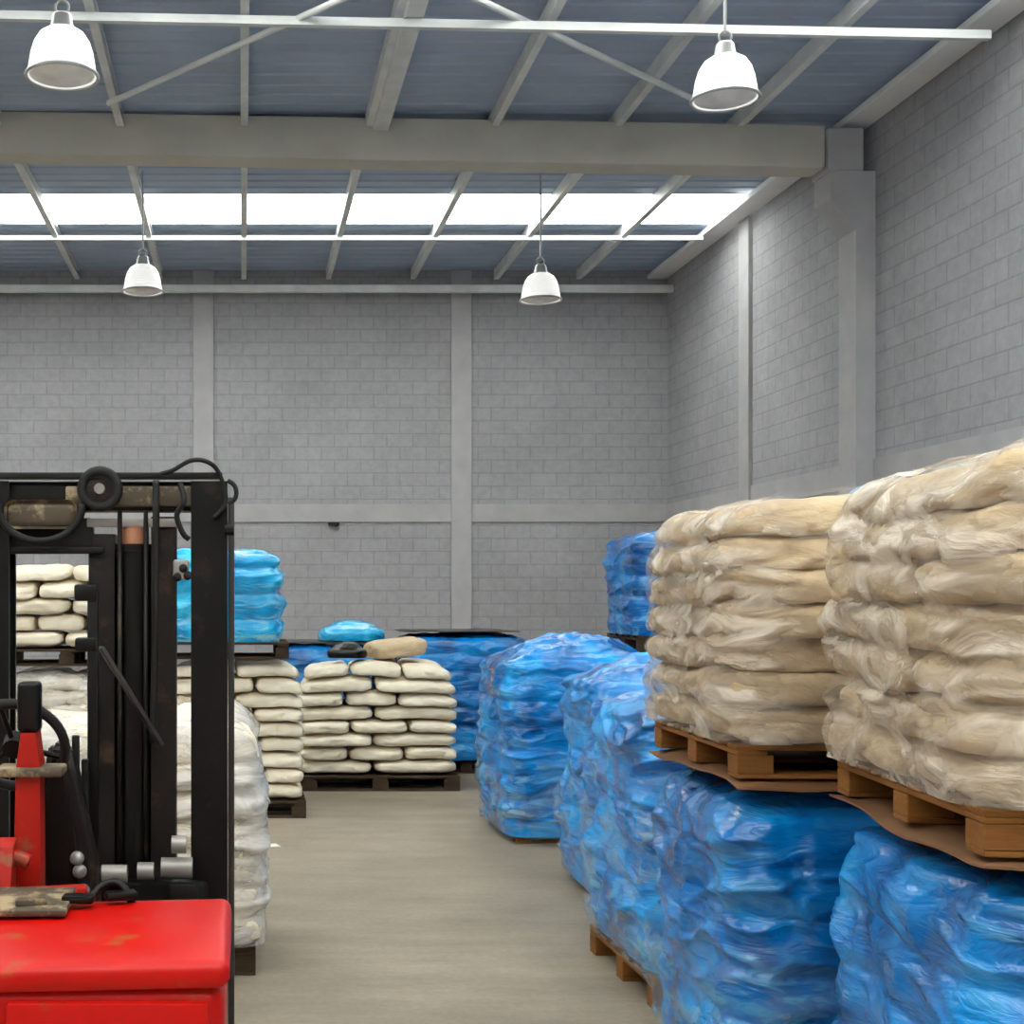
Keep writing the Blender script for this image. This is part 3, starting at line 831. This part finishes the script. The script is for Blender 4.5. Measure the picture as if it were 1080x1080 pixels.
# operator backrest / dash and lever bars
bm = bmesh.new(); prism(bm, [(-.655, .60), (-.44, .60), (-.455, .86), (-.505, 1.10), (-.535, 1.24), (-.60, 1.25), (-.625, 1.12), (-.655, .95)], 1, 4.16, 4.28)
bmesh.ops.bevel(bm, geom=bm.edges[:], offset=.018, segments=3, affect='EDGES'); fp('dash_panel', bm, 'darkgrey', .8)
bm = bmesh.new(); prism(bm, [(-.600, .72), (-.50, .72), (-.52, 1.0), (-.555, 1.16), (-.585, 1.17), (-.60, 1.02)], 1, 4.135, 4.165); fp('dash_pad', bm, 'black')
for x, zt_ in ((-.527, 1.265), (-.497, 1.19)):
    fp('control_lever', bxm((x, 4.24, (zt_ + .6) / 2), (.022, .03, zt_ - .6), None, .004), 'black')
for p in ((-.508, 4.12, .90), (-.50, 4.12, .86), (-.49, 4.12, .80)):
    bm = bmesh.new(); bmesh.ops.create_uvsphere(bm, u_segments=14, v_segments=10, radius=.022, matrix=Matrix.Translation(p)); fp('valve_knob', bm, 'lightsteel', True)
fp('red_sill', bxm((-.68, 3.90, .83), (.46, .05, .05), Matrix.Rotation(-.05, 3, 'Y'), .012), 'redworn')
# mast: outer channels
def chan(x, w, d, flip, z0, z1, y, mat='black'):
    t = .022; s = -1 if flip else 1
    bm = bmesh.new()
    prism(bm, [(x, y), (x + s * w, y), (x + s * w, y + t), (x + s * t, y + t), (x + s * t, y + d - t), (x + s * w, y + d - t), (x + s * w, y + d), (x, y + d)], 2, z0, z1)
    return bm
fp('mast_channel', chan(-.053, .125, .15, True, .06, 2.10, 4.62), 'black')
fp('mast_channel', chan(-.929, .125, .15, False, .06, 2.10, 4.62), 'black')
fp('mast_guide', bxm((-.040, 4.72, 1.06), (.022, .05, 1.98), None, .003), 'grey')
fp('mast_guide', bxm((-.942, 4.72, 1.06), (.022, .05, 1.98), None, .003), 'grey')
# inner mast rails, lift cylinder
fp('inner_rail', chan(-.445, .09, .11, True, .25, 1.92, 4.66, 'darkgrey'), 'darkgrey')
fp('inner_rail', chan(-.318, .085, .11, False, .25, 1.98, 4.66), 'darkgrey')
cy = fp('lift_cylinder', cylm((-.378, 4.70, .35), (-.378, 4.70, 1.86), .058, 28), 'black')
obj('gland', cylm((-.378, 4.70, 1.86), (-.378, 4.70, 1.885), .066, 28), M['black'], cy, smooth=.6)
obj('piston_head', cylm((-.378, 4.70, 1.885), (-.378, 4.70, 1.945), .05, 28), M['copper'], cy, smooth=.6)['label'] = 'rusty tan piston head'
fp('mast_back_plate', bxm((-.385, 4.80, 1.10), (.20, .012, 1.56)), 'black')
for x in (-.425, -.335):
    bm = bmesh.new(); tube(bm, [(x, 4.645, .5), (x, 4.645, 2.0)], .009, 6); fp('lift_chain', bm, 'darkgrey', True)
# crosshead with chain wheel
fp('crosshead', bxm((-.49, 4.69, 2.050), (.80, .10, .105), None, .012), 'black')
fp('crosshead_lip', bxm((-.49, 4.63, 2.118), (.84, .05, .022), None, .004), 'darkgrey')
fp('crosshead_face', bxm((-.36, 4.632, 2.048), (.50, .018, .07), None, .006), 'plate', label='greasy brown crosshead face')
pw = fp('chain_wheel', None, 'black') if False else None
bm = bmesh.new(); tube(bm, [(-.49 + .062 * math.cos(2 * PI * k / 32), 4.61, 2.072 + .062 * math.sin(2 * PI * k / 32)) for k in range(32)], .017, 10, True)
pw = fp('chain_wheel', bm, 'rubber', True)
obj('wheel_disc', cylm((-.49, 4.615, 2.072), (-.49, 4.64, 2.072), .058, 28), M['darkgrey'], pw, smooth=.6)
obj('axle_bolt', cylm((-.49, 4.585, 2.072), (-.49, 4.64, 2.072), .018, 16), M['lightsteel'], pw, smooth=.6)
fp('lower_crossbar', bxm((-.70, 4.69, 1.915), (.36, .07, .12), None, .01), 'darkgrey')
fp('lower_crossbar_edge', bxm((-.68, 4.65, 1.862), (.40, .03, .024), None, .005), 'black')
fp('crossbar_strip', bxm((-.385, 4.66, 1.958), (.31, .02, .030), None, .004), 'lightsteel', label='bright strip below the crosshead')
bm = bmesh.new(); tube(bm, [(-.693 + .145 * math.cos(a), 4.60, 2.02 + .128 * math.sin(a)) for a in [PI + PI * k / 24 for k in range(25)]], .013)
fp('hose_loop', bm, 'rubber', True)
bm = bmesh.new(); lathe(bm, [(0, 0), (.05, .005), (.09, .02), (.12, .05), (.125, .07), (0, .07)], n=28)
bmesh.ops.rotate(bm, cent=(0, 0, 0), matrix=Matrix.Rotation(PI / 2, 3, 'X'), verts=bm.verts); bmesh.ops.translate(bm, vec=(-.693, 4.625, 2.0), verts=bm.verts)
bm.free()
fp('crosshead_gusset', bxm((-.693, 4.622, 1.985), (.25, .02, .10), None, .03, 3), 'plate', label='dusty brown gusset inside the hose loop')
# hoses on the right top corner
bm = bmesh.new(); tube(bm, spline([(-.30, 4.62, 2.12), (-.24, 4.60, 2.135), (-.18, 4.58, 2.165), (-.13, 4.58, 2.165), (-.09, 4.60, 2.14), (-.065, 4.62, 2.08), (-.06, 4.62, 2.02), (-.10, 4.60, 1.97)]), .008); fp('hydraulic_hose', bm, 'rubber', True)
bm = bmesh.new(); tube(bm, spline([(-.052, 4.60, 2.10), (-.030, 4.60, 2.085), (-.022, 4.60, 2.06), (-.028, 4.60, 2.035), (-.05, 4.60, 2.02)]), .008); fp('hydraulic_hose', bm, 'rubber', True)
bm = bmesh.new(); tube(bm, spline([(-.215, 4.60, 2.09), (-.20, 4.58, 2.03), (-.225, 4.59, 1.98), (-.205, 4.60, 1.92), (-.185, 4.61, 1.90)]), .010); fp('hydraulic_hose', bm, 'rubber', True)
bm = bmesh.new(); tube(bm, spline([(-.297, 4.60, 2.10), (-.296, 4.59, 1.95), (-.298, 4.59, 1.80), (-.30, 4.60, 1.55), (-.31, 4.62, 1.2)]), .012); fp('hydraulic_hose', bm, 'rubber', True)
for z, x in ((1.80, -.205), (1.77, -.225), (1.775, -.19)):
    bm = bmesh.new(); bmesh.ops.create_uvsphere(bm, u_segments=12, v_segments=8, radius=.016, matrix=Matrix.Translation((x, 4.63, z))); fp('hose_fitting', bm, 'rubber', True)
fp('clamp_bracket', bxm((-.213, 4.64, 1.795), (.055, .03, .07), None, .008), 'lightsteel')
fp('mast_bolt', cylm((-.062, 4.61, 1.93), (-.030, 4.61, 1.93), .018, 10), 'black')
# slim hose post, diagonal stay
fp('hose_post', bxm((-.492, 4.42, 1.14), (.036, .036, 1.18), None, .006), 'black')
fp('post_bracket', bxm((-.515, 4.42, 1.715), (.075, .05, .055), None, .008), 'black')
fp('post_bracket', bxm((-.515, 4.42, 1.545), (.070, .05, .045), None, .008), 'black')
bm = bmesh.new(); a, b = Vector((-.47, 4.45, 1.535)), Vector((-.275, 4.55, 1.20)); d = (b - a)
box(bm, (0, 0, 0), (.035, .014, d.length), None, .003); m4 = Matrix.Translation((a + b) / 2) @ d.to_track_quat('Z', 'Y').to_matrix().to_4x4(); bm.transform(m4)
fp('diagonal_stay', bm, 'grey')
# hydraulics at the mast foot
fp('mast_foot', bxm((-.49, 4.66, .55), (.74, .14, .36), None, .02), 'black')
for x0, x1, z, r_ in ((-.475, -.39, .765, .032), (-.355, -.30, .775, .030), (-.275, -.17, .785, .036), (-.24, -.19, .865, .03)):
    fp('hydraulic_cylinder', cylm((x0, 4.54, z), (x1, 4.54, z), r_, 20), 'lightsteel', .7)
fp('tilt_bracket', bxm((-.20, 4.5, .70), (.10, .05, .09), None, .015), 'black')
# carriage and forks, lowered
fp('carriage', bxm((-.49, 4.86, .28), (.74, .04, .36), None, .01), 'black')
for x in (-.72, -.26):
    bm = bmesh.new(); prism(bm, [(4.89, .50), (4.925, .50), (4.925, .095), (5.80, .06), (5.80, .05), (4.89, .05)], 0, x - .05, x + .05); fp('fork', bm, 'darkgrey')

# ------------------------------------------------------------------ small things
o = slip(.17, 9.15, .006, .16, .09, .4, 'white paper scrap on the floor beside the milky white stack', 'paper', .02, 5); o.name = 'paper_scrap'; o['category'] = 'paper'
ft = empty('wall_fitting', (1.39, YB - .03, 2.82), 0, 'small dark fitting low on the back wall left of the pilaster', 'fitting')
obj('cover', bxm((0, -.02, 0), (.17, .05, .06), None, .012), M['darkgrey'], ft)
obj('spout', cylm((.03, -.03, -.02), (.03, -.10, -.03), .018, 12), M['black'], ft, smooth=.6)

# ------------------------------------------------------------------ daylight and camera
w = bpy.data.worlds.new('World'); S.world = w; w.use_nodes = True
bg = w.node_tree.nodes['Background']; bg.inputs[0].default_value = (1.0, .985, .975, 1); bg.inputs[1].default_value = 1.0

cam = bpy.data.cameras.new('Camera'); co = bpy.data.objects.new('Camera', cam); COL.objects.link(co)
co.location = (0, 0, 1.7); co.rotation_euler = (PI / 2, 0, 0)
cam.sensor_width = 36; cam.lens = 36 * 1417 / 1080
cam.shift_x = (540 - 256) / 1080; cam.shift_y = (630 - 540) / 1080
cam.clip_start = .05; cam.clip_end = 200
S.camera = co
S.view_settings.view_transform = 'Standard'; S.view_settings.look = 'None'; S.view_settings.gamma = 1
S.view_settings.use_curve_mapping = False
S.view_settings.exposure = 3.42
S.cycles.max_bounces = 12; S.cycles.transparent_max_bounces = 24; S.cycles.diffuse_bounces = 6
S.cycles.use_denoising = True
